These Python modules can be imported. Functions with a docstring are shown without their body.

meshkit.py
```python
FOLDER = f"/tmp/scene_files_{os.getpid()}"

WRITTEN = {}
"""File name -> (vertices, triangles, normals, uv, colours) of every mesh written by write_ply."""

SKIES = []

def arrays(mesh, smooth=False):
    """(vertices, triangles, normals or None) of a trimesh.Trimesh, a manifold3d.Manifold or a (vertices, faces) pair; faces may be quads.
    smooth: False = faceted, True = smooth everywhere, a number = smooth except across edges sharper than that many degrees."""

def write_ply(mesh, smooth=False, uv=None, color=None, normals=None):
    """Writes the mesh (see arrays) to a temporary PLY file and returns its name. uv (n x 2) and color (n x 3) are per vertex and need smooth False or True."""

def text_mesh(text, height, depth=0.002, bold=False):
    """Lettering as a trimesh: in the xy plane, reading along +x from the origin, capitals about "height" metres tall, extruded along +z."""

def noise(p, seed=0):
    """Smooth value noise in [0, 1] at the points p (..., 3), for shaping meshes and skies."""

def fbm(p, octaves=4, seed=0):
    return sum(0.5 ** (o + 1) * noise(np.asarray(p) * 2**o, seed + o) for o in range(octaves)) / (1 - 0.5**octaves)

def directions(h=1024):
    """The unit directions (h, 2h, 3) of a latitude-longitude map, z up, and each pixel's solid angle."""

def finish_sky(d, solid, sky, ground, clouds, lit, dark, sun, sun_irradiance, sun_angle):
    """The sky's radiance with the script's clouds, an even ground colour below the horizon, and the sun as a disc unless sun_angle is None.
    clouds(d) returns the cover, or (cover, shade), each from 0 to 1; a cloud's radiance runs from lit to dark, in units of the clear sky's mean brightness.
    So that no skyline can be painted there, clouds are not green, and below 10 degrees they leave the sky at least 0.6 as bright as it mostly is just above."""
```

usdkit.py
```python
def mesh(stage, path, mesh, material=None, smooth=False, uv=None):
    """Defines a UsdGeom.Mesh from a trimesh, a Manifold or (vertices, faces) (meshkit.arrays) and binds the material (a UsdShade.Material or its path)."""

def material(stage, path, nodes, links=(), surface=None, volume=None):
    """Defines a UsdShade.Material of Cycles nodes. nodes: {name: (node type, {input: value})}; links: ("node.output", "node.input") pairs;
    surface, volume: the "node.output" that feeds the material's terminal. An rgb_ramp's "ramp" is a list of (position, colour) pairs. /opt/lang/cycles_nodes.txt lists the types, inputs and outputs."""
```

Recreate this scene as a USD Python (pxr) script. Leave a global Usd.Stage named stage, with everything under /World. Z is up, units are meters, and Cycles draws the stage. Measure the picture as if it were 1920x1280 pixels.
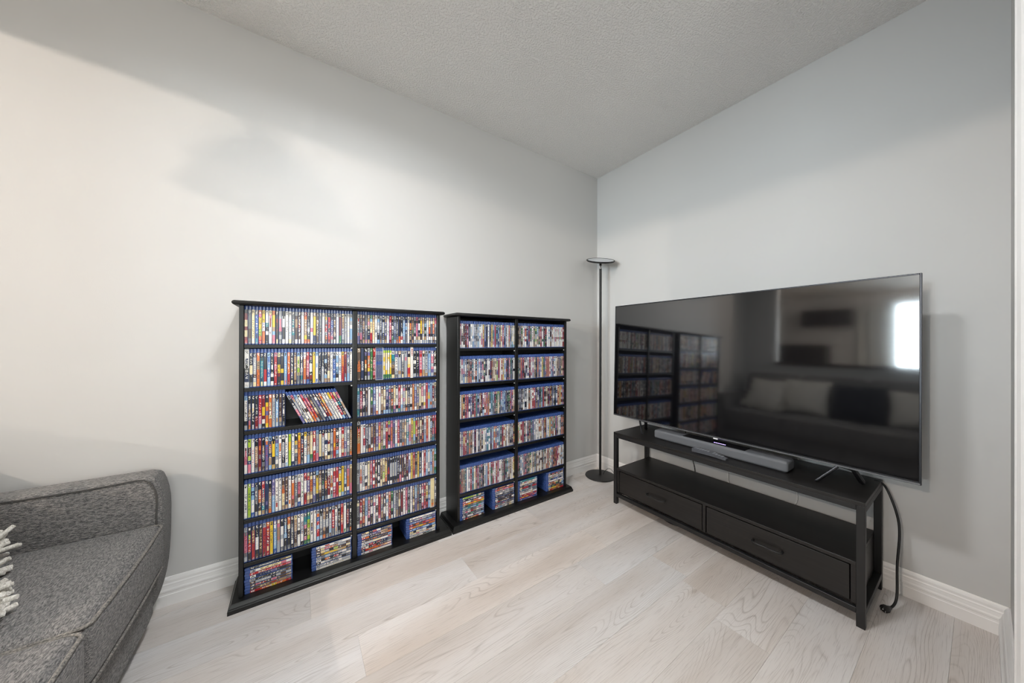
import math, numpy as np, trimesh, usdkit, meshkit
from pxr import Usd, UsdGeom, UsdLux, UsdShade, Sdf, Vt, Gf

stage = Usd.Stage.CreateInMemory()
UsdGeom.SetStageUpAxis(stage, 'Z'); UsdGeom.SetStageMetersPerUnit(stage, 1.0)
UsdGeom.Xform.Define(stage, '/World')
T = Sdf.ValueTypeNames

# ------------------------------------------------------------------ camera, sky, exposure, large lights
YAW, PITCH, ROLL, FPX = 0.594244, 0.000545, 0.001766, 596.729
EYE = np.array([-2.26698, -1.97011, 1.135])
EXPOSURE = 0.0
CEILING_LAMP = 136.0                 # radiance of the flush ceiling lamp in this room
WARM_LAMP_A, WARM_LAMP_B = 9600.0, 8000.0   # bulbs of the next room
WINDOW_SKY = 46.0                   # daylight in the next room's window
HALL_FILL = 5.0                      # added fill light at the made-up hall window behind the camera
DOME = 0.5

fw = np.array([math.sin(YAW) * math.cos(PITCH), math.cos(YAW) * math.cos(PITCH), math.sin(PITCH)])
ri = np.array([math.cos(YAW), -math.sin(YAW), 0.0]); up = np.cross(ri, fw)
r2 = ri * math.cos(ROLL) + up * math.sin(ROLL); u2 = -ri * math.sin(ROLL) + up * math.cos(ROLL)
cam = UsdGeom.Camera.Define(stage, '/World/camera')
cam.CreateHorizontalApertureAttr(36.0); cam.CreateVerticalApertureAttr(24.0)
cam.CreateFocalLengthAttr(36.0 * FPX / 1920.0); cam.CreateClippingRangeAttr((0.02, 100.0))
cam.CreateExposureAttr(EXPOSURE)
mm = np.eye(4); mm[0, :3], mm[1, :3], mm[2, :3], mm[3, :3] = r2, u2, -fw, EYE
cam.AddTransformOp().Set(Gf.Matrix4d(mm.tolist()))
dome = UsdLux.DomeLight.Define(stage, '/World/sky'); dome.CreateIntensityAttr(DOME); dome.CreateColorAttr((0.82, 0.9, 1.0))

day = UsdLux.RectLight.Define(stage, '/World/window_daylight')     # daylight arriving at the next room's window
day.CreateWidthAttr(1.86); day.CreateHeightAttr(1.34); day.CreateIntensityAttr(WINDOW_SKY); day.CreateColorAttr((.80, .90, 1.0))
day.AddTranslateOp().Set((-8.62, -1.80, 1.66)); day.AddRotateXYZOp().Set((90, 0, -90))

hall = UsdLux.RectLight.Define(stage, '/World/hall_fill_light')       # fill light added outside the invented window of the hall
hall.CreateWidthAttr(1.8); hall.CreateHeightAttr(1.4); hall.CreateIntensityAttr(HALL_FILL); hall.CreateColorAttr((1.0, .975, .94))
hall.AddTranslateOp().Set((-2.3, -4.52, 1.5)); hall.AddRotateXYZOp().Set((90, 0, 0))

# ------------------------------------------------------------------ helpers
taken = {}
def numbered(parent, name):
    k = (parent, name); n = taken.get(k, 0); taken[k] = n + 1
    return name if n == 0 else f'{name}_{n:03d}'

def path_of(p):
    return '/World' if p is None else str(p.GetPath())

def data(prim, label=None, cat=None, group=None, kind=None):
    for k, v in (('label', label), ('category', cat), ('group', group), ('kind', kind)):
        if v: prim.SetCustomDataByKey(k, v)
    return prim

def thing(name, label, cat, group=None, kind=None, loc=None):
    x = UsdGeom.Xform.Define(stage, '/World/' + numbered('/World', name))
    if loc is not None: x.AddTranslateOp().Set(tuple(map(float, loc)))
    return data(x.GetPrim(), label, cat, group, kind)

def obj(name, mesh, mat, parent=None, smooth=False, label=None, cat=None, group=None, kind=None):
    pp = path_of(parent)
    m = usdkit.mesh(stage, pp + '/' + numbered(pp, name), mesh, LOOK[mat], smooth=smooth)
    return data(m.GetPrim(), label, cat, group, kind)

def struct(name, mesh, mat, parent=None, smooth=False):
    return obj(name, mesh, mat, parent, smooth, kind=None if parent else 'structure')

def cat(*ms):
    out = []
    for m in ms: out += list(m) if isinstance(m, (list, tuple)) else [m]
    return trimesh.util.concatenate(out)

def bx(x0, x1, y0, y1, z0, z1):
    b = trimesh.creation.box([abs(x1 - x0), abs(y1 - y0), abs(z1 - z0)])
    b.apply_translation([(x0 + x1) / 2, (y0 + y1) / 2, (z0 + z1) / 2]); return b

def cbox(x0, x1, y0, y1, z0, z1, c=0.002):
    """A box with chamfered edges: the hull of three inset boxes."""
    P = []
    for ax in range(3):
        lo, hi = np.array([x0, y0, z0], float), np.array([x1, y1, z1], float)
        for a in range(3):
            if a != ax: lo[a] += c; hi[a] -= c
        P += [[(lo, hi)[i][0], (lo, hi)[j][1], (lo, hi)[k][2]] for i in (0, 1) for j in (0, 1) for k in (0, 1)]
    return trimesh.Trimesh(np.array(P), process=False).convex_hull

def loft(rects):
    """Closed loft of rectangles (x0, x1, y0, y1, z), bottom to top."""
    V, F = [], []
    for x0, x1, y0, y1, z in rects: V += [[x0, y0, z], [x1, y0, z], [x1, y1, z], [x0, y1, z]]
    n = len(rects)
    for i in range(n - 1):
        a, b = 4 * i, 4 * i + 4
        for k in range(4):
            j = (k + 1) % 4; F += [[a + k, a + j, b + j], [a + k, b + j, b + k]]
    F += [[0, 2, 1], [0, 3, 2]]; t = 4 * (n - 1); F += [[t, t + 1, t + 2], [t, t + 2, t + 3]]
    return trimesh.Trimesh(np.array(V, float), np.array(F), process=False)

def tube(pts, r, n=8, cap=True):
    p = np.asarray(pts, float); rr = np.broadcast_to(r, (len(p),)); t = np.gradient(p, axis=0)
    t /= np.linalg.norm(t, axis=1, keepdims=True) + 1e-12
    a = np.cross(t[0], [0, 0, 1.0]); a = np.cross(t[0], [1.0, 0, 0]) if np.linalg.norm(a) < .1 else a
    V = []
    ang = np.arange(n) * 2 * math.pi / n
    for i in range(len(p)):
        a = a - t[i] * (a @ t[i]); a /= np.linalg.norm(a) + 1e-12; b = np.cross(t[i], a)
        V.append(p[i] + rr[i] * (np.cos(ang)[:, None] * a + np.sin(ang)[:, None] * b))
    V = np.vstack(V); F = []
    for i in range(len(p) - 1):
        for k in range(n):
            j = (k + 1) % n; F += [[i * n + k, i * n + j, (i + 1) * n + j], [i * n + k, (i + 1) * n + j, (i + 1) * n + k]]
    if cap:
        V = np.vstack([V, p[0], p[-1]]); c0 = len(V) - 2; o = (len(p) - 1) * n
        for k in range(n):
            j = (k + 1) % n; F += [[c0, j, k], [c0 + 1, o + k, o + j]]
    return trimesh.Trimesh(V, np.array(F), process=False)

def spline(pts, n=24):
    from scipy.interpolate import CubicSpline
    p = np.asarray(pts, float); s = np.r_[0, np.cumsum(np.linalg.norm(np.diff(p, axis=0), axis=1))]
    return CubicSpline(s, p)(np.linspace(0, s[-1], n))

def lathe(prof, n=40):
    """(radius, z) profile turned about z."""
    prof = np.asarray(prof, float); ang = np.arange(n) * 2 * math.pi / n
    V = np.vstack([np.c_[r * np.cos(ang), r * np.sin(ang), np.full(n, z)] for r, z in prof]); F = []
    for i in range(len(prof) - 1):
        for k in range(n):
            j = (k + 1) % n; F += [[i * n + k, i * n + j, (i + 1) * n + j], [i * n + k, (i + 1) * n + j, (i + 1) * n + k]]
    m = trimesh.Trimesh(V, np.array(F)); m.merge_vertices(); m.update_faces(m.nondegenerate_faces()); return m

def extrude_profile(poly, axis, a0, a1):
    """Polygon (u, z) swept along the x axis (u = y) or the y axis (u = x)."""
    from shapely.geometry import Polygon
    m = trimesh.creation.extrude_polygon(Polygon(poly), abs(a1 - a0)); v = m.vertices.copy(); lo = min(a0, a1)
    w = np.c_[v[:, 2] + lo, v[:, 0], v[:, 1]] if axis == 'x' else np.c_[v[:, 0], v[:, 2] + lo, v[:, 1]]
    m = trimesh.Trimesh(w, m.faces, process=False); m.fix_normals(); return m

def soft(x0, x1, y0, y1, z0, z1, r, sub=4, crown=(0, 0, 0), seed=0, lump=0.0):
    """A cushion-like rounded box whose faces bulge by crown (x, y, z)."""
    m = trimesh.creation.box([2, 2, 2])
    for _ in range(sub): m = m.subdivide()
    p = np.array(m.vertices); h = np.array([x1 - x0, y1 - y0, z1 - z0]) / 2; c = np.array([x0 + x1, y0 + y1, z0 + z1]) / 2
    p = np.sign(p) * (1 - (1 - np.abs(p)) ** 1.35)
    q = p * h; inn = np.clip(q, -(h - r), h - r); d = q - inn; L = np.linalg.norm(d, axis=1, keepdims=True)
    q = inn + d * np.where(L > 1e-9, r / np.maximum(L, 1e-9), 0)
    for a in range(3):
        if crown[a]:
            o = [i for i in range(3) if i != a]; w = (1 - p[:, o[0]] ** 2) * (1 - p[:, o[1]] ** 2)
            q[:, a] += crown[a] * np.sign(p[:, a]) * (np.abs(p[:, a]) ** 2) * np.sqrt(np.maximum(w, 0))
    if lump: q += m.vertex_normals * (lump * meshkit.fbm(q * 5 + seed * 7.3))[:, None]
    return trimesh.Trimesh(q + c, m.faces, process=False)

def lin(h):
    h = h.lstrip('#'); s = np.array([int(h[i:i + 2], 16) for i in (0, 2, 4)]) / 255
    return np.where(s <= .04045, s / 12.92, ((s + .055) / 1.055) ** 2.4)

# ------------------------------------------------------------------ materials
LOOK = {}
def mat(name, nodes, links=(), surface='p.BSDF'):
    LOOK[name] = usdkit.material(stage, '/World/Looks/' + name, nodes, links, surface=surface)
def plain(name, col, rough=.5, **kw):
    mat(name, {'p': ('principled_bsdf', {'base_color': lin(col) if isinstance(col, str) else col, 'roughness': rough, **kw})})
def paint(name, col, rough, bump_scale, bump_dist, strength=.35, spec=.5):
    mat(name, {'g': ('geometry', {}), 'n': ('noise_texture', {'scale': bump_scale, 'detail': 4.0}), 'b': ('bump', {'strength': strength, 'distance': bump_dist}),
               'p': ('principled_bsdf', {'base_color': lin(col), 'roughness': rough, 'specular_ior_level': spec})},
        [('g.position', 'n.vector'), ('n.fac', 'b.height'), ('b.normal', 'p.normal')])
paint('wall_paint', '#cdccca', .5, 260.0, .0006, .2, .22)
paint('trim_white', '#f0eeec', .35, 90.0, .0004, .15)
paint('laminate_black', '#121212', .36, 420.0, .0004, .3)
paint('metal_black', '#19191a', .45, 600.0, .0003, .3)
mat('ceiling_stipple', {'g': ('geometry', {}), 'v': ('noise_texture', {'scale': 95.0, 'detail': 3.0, 'roughness': .6}),
    'r': ('rgb_ramp', {'ramp': [(0, (0, 0, 0)), (.42, (.1, .1, .1)), (.62, (1, 1, 1)), (1, (1, 1, 1))]}),
    'b': ('bump', {'strength': .7, 'distance': .008}), 'p': ('principled_bsdf', {'base_color': lin('#f7f5f2'), 'roughness': .9})},
    [('g.position', 'v.vector'), ('v.fac', 'r.fac'), ('r.color', 'b.height'), ('b.normal', 'p.normal')])
# oak planks: contour lines of a stretched noise give the cathedral grain; per-plank tone and offset come from the plank's own attributes
mat('oak_plank', {
    'g': ('geometry', {}), 'off': ('attribute', {'attribute': 'offset'}), 'tone': ('attribute', {'attribute': 'tone'}),
    'add': ('vector_math', {'math_type': 'add'}),
    'm1': ('mapping', {'scale': (.75, 5.2, 1.0)}), 'n1': ('noise_texture', {'scale': 1.0, 'detail': 1.5, 'roughness': .45, 'distortion': .25}),
    'mul': ('math', {'math_type': 'multiply', 'value2': 60.0}), 'fr': ('math', {'math_type': 'fraction'}),
    'ring': ('rgb_ramp', {'ramp': [(0, (.58, .54, .51)), (.11, (.90, .88, .87)), (.24, (1, 1, 1)), (.86, (1, 1, 1)), (1, (.58, .54, .51))]}),
    'm2': ('mapping', {'scale': (9.0, 330.0, 1.0)}), 'n2': ('noise_texture', {'scale': 1.0, 'detail': 3.0, 'roughness': .6}),
    'pore': ('rgb_ramp', {'ramp': [(0, (.5, .48, .46)), (.36, (.76, .74, .73)), (.47, (1, 1, 1)), (1, (1, 1, 1))]}),
    'm3': ('mapping', {'scale': (1.7, 11.0, 1.0)}), 'n3': ('noise_texture', {'scale': 1.0, 'detail': 2.0}),
    'mask': ('rgb_ramp', {'ramp': [(0, (.03, .03, .03)), (.47, (.06, .06, .06)), (.58, (.45, .45, .45)), (.75, (.75, .75, .75)), (1, (.75, .75, .75))]}),
    'm4': ('mapping', {'scale': (1.5, 4.2, 1.0)}), 'vk': ('voronoi_texture', {'scale': 1.0, 'randomness': 1.0}),
    'knot': ('rgb_ramp', {'ramp': [(0, (.42, .36, .31)), (.02, (.60, .54, .49)), (.055, (.92, .90, .88)), (.10, (1, 1, 1)), (1, (1, 1, 1))]}),
    'm5': ('mapping', {'scale': (.9, 5.0, 1.0)}), 'n5': ('noise_texture', {'scale': 1.0, 'detail': 2.0}),
    'hue': ('rgb_ramp', {'ramp': [(.3, lin('#cfc5bd')), (.5, lin('#dcd5d0')), (.7, lin('#e5e1df'))]}),
    'x1': ('mix', {'mix_type': 'multiply', 'fac': 1.0}), 'x2': ('mix', {'mix_type': 'multiply'}), 'x3': ('mix', {'mix_type': 'multiply', 'fac': .62}), 'x4': ('mix', {'mix_type': 'multiply', 'fac': .9}),
    'b': ('bump', {'strength': .12, 'distance': .001}), 'p': ('principled_bsdf', {'roughness': .46, 'specular_ior_level': .35})},
    [('g.position', 'add.vector1'), ('off.vector', 'add.vector2'), ('add.vector', 'm1.vector'), ('add.vector', 'm2.vector'), ('add.vector', 'm3.vector'), ('add.vector', 'm4.vector'), ('add.vector', 'm5.vector'),
     ('m1.vector', 'n1.vector'), ('n1.fac', 'mul.value1'), ('mul.value', 'fr.value1'), ('fr.value', 'ring.fac'), ('m2.vector', 'n2.vector'), ('n2.fac', 'pore.fac'),
     ('m3.vector', 'n3.vector'), ('n3.fac', 'mask.fac'), ('m4.vector', 'vk.vector'), ('vk.distance', 'knot.fac'), ('m5.vector', 'n5.vector'), ('n5.fac', 'hue.fac'),
     ('hue.color', 'x1.color1'), ('tone.color', 'x1.color2'), ('x1.color', 'x2.color1'), ('ring.color', 'x2.color2'), ('mask.color', 'x2.fac'),
     ('x2.color', 'x3.color1'), ('pore.color', 'x3.color2'), ('x3.color', 'x4.color1'), ('knot.color', 'x4.color2'), ('x4.color', 'p.base_color'), ('pore.color', 'b.height'), ('b.normal', 'p.normal')])
mat('dark_wood', {'g': ('geometry', {}), 'm': ('mapping', {'scale': (160.0, 5.0, 120.0)}), 'n': ('noise_texture', {'scale': 1.0, 'detail': 4.0}),
    'r': ('rgb_ramp', {'ramp': [(.3, lin('#0f0e0d')), (.6, lin('#1c1918')), (1, lin('#292422'))]}), 'b': ('bump', {'strength': .3, 'distance': .0006}),
    'p': ('principled_bsdf', {'roughness': .42})},
    [('g.position', 'm.vector'), ('m.vector', 'n.vector'), ('n.fac', 'r.fac'), ('r.color', 'p.base_color'), ('n.fac', 'b.height'), ('b.normal', 'p.normal')])
def weave(name, c0, c1, c2, scale):
    mat(name, {'g': ('geometry', {}), 'm': ('mapping', {'scale': scale}), 'n': ('noise_texture', {'scale': 1.0, 'detail': 2.5, 'roughness': .6, 'distortion': .4}),
        'n2': ('noise_texture', {'scale': 700.0, 'detail': 1.0}), 'n3': ('noise_texture', {'scale': 9.0, 'detail': 2.0}), 'ad': ('math', {'math_type': 'multiply_add', 'value2': .35}), 'hf': ('math', {'math_type': 'multiply', 'value2': .74}),
        'r': ('rgb_ramp', {'ramp': [(.36, lin(c0)), (.5, lin(c1)), (.62, lin(c2))]}), 'b': ('bump', {'strength': .9, 'distance': .005}),
        'p': ('principled_bsdf', {'roughness': .92, 'specular_ior_level': .2, 'sheen_weight': .12, 'sheen_roughness': .5})},
        [('g.position', 'm.vector'), ('m.vector', 'n.vector'), ('g.position', 'n2.vector'), ('n2.fac', 'ad.value1'), ('n.fac', 'ad.value3'), ('ad.value', 'hf.value1'), ('hf.value', 'r.fac'),
         ('r.color', 'p.base_color'), ('hf.value', 'b.height'), ('b.normal', 'p.normal')])
weave('sofa_weave', '#4b4b4c', '#7d7b7a', '#a19d99', (340.0, 105.0, 340.0))
weave('sofa_weave_long', '#49494a', '#7b7978', '#9e9a96', (105.0, 340.0, 340.0))
weave('piping_weave', '#595856', '#827e79', '#a39d95', (200.0, 200.0, 200.0))
weave('pillow_white', '#c9c4bb', '#e6e1d8', '#f4f0ea', (240.0, 240.0, 60.0))
weave('pillow_dark', '#25262b', '#34353b', '#44454c', (240.0, 240.0, 60.0))
mat('case_plastic', {'p': ('principled_bsdf', {'base_color': lin('#3d5796'), 'roughness': .2, 'specular_ior_level': .6, 'coat_weight': .3, 'coat_roughness': .1})})
mat('case_print', {'a': ('attribute', {'attribute': 'print'}), 'p': ('principled_bsdf', {'roughness': .3, 'coat_weight': .4, 'coat_roughness': .12})}, [('a.color', 'p.base_color')])
plain('seam_dark', '#504e4c', .9)
plain('box_clear', '#e9ecef', .15, specular_ior_level=.7)
plain('box_green', '#7fce5a', .2)
plain('ink_white', '#f4f4f2', .4)
plain('ink_black', '#151515', .4)
plain('ink_red', '#a8261e', .4)
plain('wrap_white', '#c9d3da', .3)
plain('pin_white', '#f2f2f0', .3)
mat('screen_glass', {'p': ('principled_bsdf', {'base_color': (.0035, .0036, .0045), 'roughness': .06, 'ior': 2.0})})
plain('bezel_metal', '#3c3d40', .38, metallic=.8)
plain('trim_metal', '#77787b', .35, metallic=.7)
plain('black_plastic', '#17171a', .4)
plain('gloss_black', '#0b0b0e', .06, specular_ior_level=.8)
paint('grille_fabric', '#6b6d71', .6, 1500.0, .0006, .4)
plain('remote_body', '#55575c', .35)
plain('remote_key', '#85878d', .35)
plain('lamp_drum', '#8c8c8c', .5)
plain('chrome', '#d8d9db', .15, metallic=1.0)
plain('lamp_metal', '#0d0d0e', .45)
plain('lamp_base_metal', '#29292a', .5)
plain('frosted', '#c9cdd1', .35)
plain('cord_black', '#161617', .45)
plain('cord_white', '#eceae6', .45)
plain('wood_sill', '#4a3a30', .4)
mat('curtain_cloth', {'d': ('diffuse_bsdf', {'color': lin('#dcdcd8')}), 't': ('translucent_bsdf', {'color': lin('#dcdcd8')}), 'x': ('mix_closure', {'fac': .45})}, [('d.BSDF', 'x.closure1'), ('t.BSDF', 'x.closure2')], surface='x.closure')
plain('door_white', '#efeeec', .35)
plain('cabinet_dark', '#2a221e', .4)
plain('floor_far', '#b9afa4', .5)
def glow(name, col, strength):
    mat(name, {'e': ('emission', {'color': col, 'strength': strength})}, surface='e.emission')
glow('lamp_glow', (.955, .98, 1.0), CEILING_LAMP)
glow('bulb_warm', (1.0, .86, .74), WARM_LAMP_A)
glow('bulb_warm_soft', (1.0, .86, .74), WARM_LAMP_B)
glow('violet_glint', (.35, .25, 1.0), 5.0)  # emission standing in for a violet reflection on the soundbar
glow('badge_glow', (1.0, 1.0, 1.0), .7)
mat('window_pane', {'f': ('fresnel', {'IOR': 1.45}), 't': ('transparent_bsdf', {'color': (.96, .98, .97)}), 'q': ('glossy_bsdf', {'roughness': .02, 'color': (1, 1, 1)}), 'x': ('mix_closure', {})},
    [('f.fac', 'x.fac'), ('t.BSDF', 'x.closure1'), ('q.BSDF', 'x.closure2')], surface='x.closure')

# ------------------------------------------------------------------ room shell
H, XB, YN = 2.6214, -3.72, -2.03      # ceiling height, back (half) wall, near wall
XF, YA, YB = -8.5, -4.6, 2.3          # the next room
struct('wall_left', bx(XB - .12, .12, 0, .12, 0, H), 'wall_paint')
struct('wall_right', bx(0, .12, YN - .12, 0, 0, H), 'wall_paint')
ceil = struct('ceiling', bx(XB - .12, .12, YN - .12, .12, H, H + .1), 'ceiling_stipple')
# near wall with the wide cased opening that the camera stands in
wn = data(UsdGeom.Xform.Define(stage, '/World/wall_near').GetPrim(), kind='structure')
HX0, HX1, HZ = -3.45, -.920, 2.5
wn = data(UsdGeom.Xform.Define(stage, '/World/wall_near').GetPrim(), kind='structure')
for a, b, c, d in ((HX1, 0, 0, H), (XB, HX0, 0, H), (HX0, HX1, HZ, H)): struct('wall_panel', bx(a, b, YN - .12, YN, c, d), 'wall_paint', wn)
# back wall: low wall, jamb, header round the wide opening to the next room
OP0, OP1, SILL, HEAD = -1.97, -.37, 1.0, 2.285
wb = data(UsdGeom.Xform.Define(stage, '/World/wall_back').GetPrim(), kind='structure')
for y0, y1, z0, z1 in ((YN, 0, 0, SILL), (OP1, 0, SILL, HEAD), (YN, OP0, SILL, HEAD), (YN, 0, HEAD, H)): struct('wall_panel', bx(XB - .12, XB, y0, y1, z0, z1), 'wall_paint', wb)
struct('trim_1', cbox(XB - .15, XB + .03, OP0, OP1, SILL, SILL + .035, .006), 'wood_sill')
# next room
struct('wall_far', cat(bx(XF - .12, XF, YA, -2.75, 0, 2.62), bx(XF - .12, XF, -.85, YB, 0, 2.62), bx(XF - .12, XF, -2.75, -.85, 0, .95), bx(XF - .12, XF, -2.75, -.85, 2.4, 2.62)), 'wall_paint')
struct('wall_far_side', cat(bx(XF, XB - .12, YB, YB + .12, 0, 2.62)), 'wall_paint')
struct('wall_far_near', cat(bx(XF, XB - .12, YA - .12, YA, 0, 2.62)), 'wall_paint')
struct('wall_far_return', cat(bx(XB - .12, XB, .12, YB, 0, 2.62), bx(XB - .12, XB, YA, YN - .12, 0, 2.62)), 'wall_paint')
struct('ceiling_far', bx(XF, XB - .12, YA, YB, 2.62, 2.72), 'ceiling_stipple')
struct('floor_far', bx(XF, XB - .0, YA, YB, -.1, -.002), 'floor_far')
YH = -4.4
struct('wall_hall', cat(bx(XB, -3.24, YH - .12, YH, 0, 2.62), bx(-1.36, -.9, YH - .12, YH, 0, 2.62), bx(-3.24, -1.36, YH - .12, YH, 0, .76), bx(-3.24, -1.36, YH - .12, YH, 2.24, 2.62)), 'wall_paint')
struct('wall_hall_side', bx(-.9, -.78, YH, YN - .12, 0, 2.62), 'wall_paint')
struct('ceiling_hall', bx(XB, -.78, YH, YN - .12, 2.62, 2.72), 'ceiling_stipple')
struct('floor_hall', bx(XB, -.78, YH, YN, -.1, -.002), 'floor_far')
win = data(UsdGeom.Xform.Define(stage, '/World/added_window_2').GetPrim(), kind='structure')  # unseen window, added to frame the hall fill light
struct('window_frame', cat(bx(-3.24, -3.18, YH - .1, YH + .02, .76, 2.24), bx(-1.42, -1.36, YH - .1, YH + .02, .76, 2.24), bx(-3.24, -1.36, YH - .1, YH + .02, .76, .82), bx(-3.24, -1.36, YH - .1, YH + .02, 2.18, 2.24), bx(-2.32, -2.28, YH - .1, YH + .02, .76, 2.24)), 'door_white', win)
struct('window_pane', bx(-3.2, -1.4, YH - .055, YH - .049, .8, 2.2), 'window_pane', win)
win = data(UsdGeom.Xform.Define(stage, '/World/window_1').GetPrim(), kind='structure')
struct('window_frame', cat(bx(XF - .1, XF + .02, -2.75, -2.69, 0.95, 2.4), bx(XF - .1, XF + .02, -.91, -.85, 0.95, 2.4), bx(XF - .1, XF + .02, -2.75, -.85, .95, 1.0), bx(XF - .1, XF + .02, -2.75, -.85, 2.35, 2.4), bx(XF - .1, XF + .02, -1.82, -1.78, 0.95, 2.4)), 'door_white', win)
struct('window_pane', bx(XF - .055, XF - .049, -2.71, -.89, .98, 2.38), 'window_pane', win)

# floor: planks along the left wall, each its own piece
fl = data(UsdGeom.Xform.Define(stage, '/World/floor').GetPrim(), kind='structure')
struct('subfloor', bx(XB, .0, YN, 0, -.1, -.0075), 'floor_far', fl)
rng = np.random.default_rng(11)
PW, PL = .184, 1.235
seam = {-1: -1.2, 0: -2.217 + PL / 2, 1: -2.217, 2: -1.548, 3: -2.07, 4: -1.07, 5: -.70, 6: -1.98, 7: -.84, 8: -1.5, 9: -2.3, 10: -.9}
for k in range(-1, 11):
    y1 = -.249 + PW * (1 - k); y0 = y1 - PW
    y1, y0 = min(y1, -.001), max(y0, YN + .001)
    if y1 - y0 < .012: continue
    s = seam.get(k, -1.0); xs = sorted(s + PL * i for i in range(-5, 6)); xs = [x for x in xs if XB + .03 < x < -.03]
    ed = [XB + .001] + xs + [-.001]
    for a, b in zip(ed[:-1], ed[1:]):
        m = cbox(a + .0002, b - .0002, y0 + .0002, y1 - .0002, -.0075, 0, .0003)
        p = usdkit.mesh(stage, '/World/floor/' + numbered('/World/floor', 'plank'), m, LOOK['oak_plank'])
        v = float(np.clip(rng.normal(.965, .042), .87, 1.04)); w = rng.normal(.0, .009)
        pv = UsdGeom.PrimvarsAPI(p)
        pv.CreatePrimvar('tone', T.Color3fArray, 'constant').Set(Vt.Vec3fArray([Gf.Vec3f(v * (1 + w), v, v * (1 - w))]))
        o = rng.uniform(-40, 40, 3)
        pv.CreatePrimvar('offset', T.Vector3fArray, 'constant').Set(Vt.Vec3fArray([Gf.Vec3f(float(o[0]), float(o[1]), 0.0)]))

# baseboards (colonial profile), as (distance from wall, z)
BB = [(0, 0), (.0145, 0), (.0145, .046), (.0125, .049), (.0125, .056), (.0140, .060), (.0140, .066), (.0118, .072), (.0100, .084), (.0100, .088), (.0078, .093), (.0078, .103), (.005, .112), (.0025, .1175), (0, .1175)]
struct('baseboard_left', extrude_profile([(-d, z) for d, z in BB], 'x', XB, 0), 'trim_white')
struct('baseboard_right', extrude_profile([(-d, z) for d, z in BB], 'y', YN, 0), 'trim_white')
struct('baseboard_near', extrude_profile([(YN + d * 1.75, z) for d, z in BB], 'x', HX1 + .078, 0), 'trim_white')
struct('baseboard_back', extrude_profile([(XB + d, z) for d, z in BB], 'y', YN, 0), 'trim_white')
# casing round the opening
CA = [(0, 0), (.008, 0), (.012, .006), (.016, .016), (.016, .022), (.013, .028), (.013, .05), (.018, .058), (.018, .074), (.016, .078), (0, .078)]
def casing_v(x_inner, sgn):
    from shapely.geometry import Polygon
    return trimesh.creation.extrude_polygon(Polygon([(x_inner + sgn * u, YN + d) for d, u in CA]), HZ + .078)
tr = data(UsdGeom.Xform.Define(stage, '/World/trim_2').GetPrim(), kind='structure')
struct('casing', casing_v(HX1, 1), 'trim_white', tr); struct('casing', casing_v(HX0, -1), 'trim_white', tr)
struct('casing', bx(HX0, HX1, YN, YN + .016, HZ, HZ + .078), 'trim_white', tr)
struct('jamb_lining', bx(HX1 - .012, HX1, YN - .12, YN, 0, HZ), 'trim_white', tr); struct('jamb_lining', bx(HX0, HX0 + .012, YN - .12, YN, 0, HZ), 'trim_white', tr)

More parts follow.
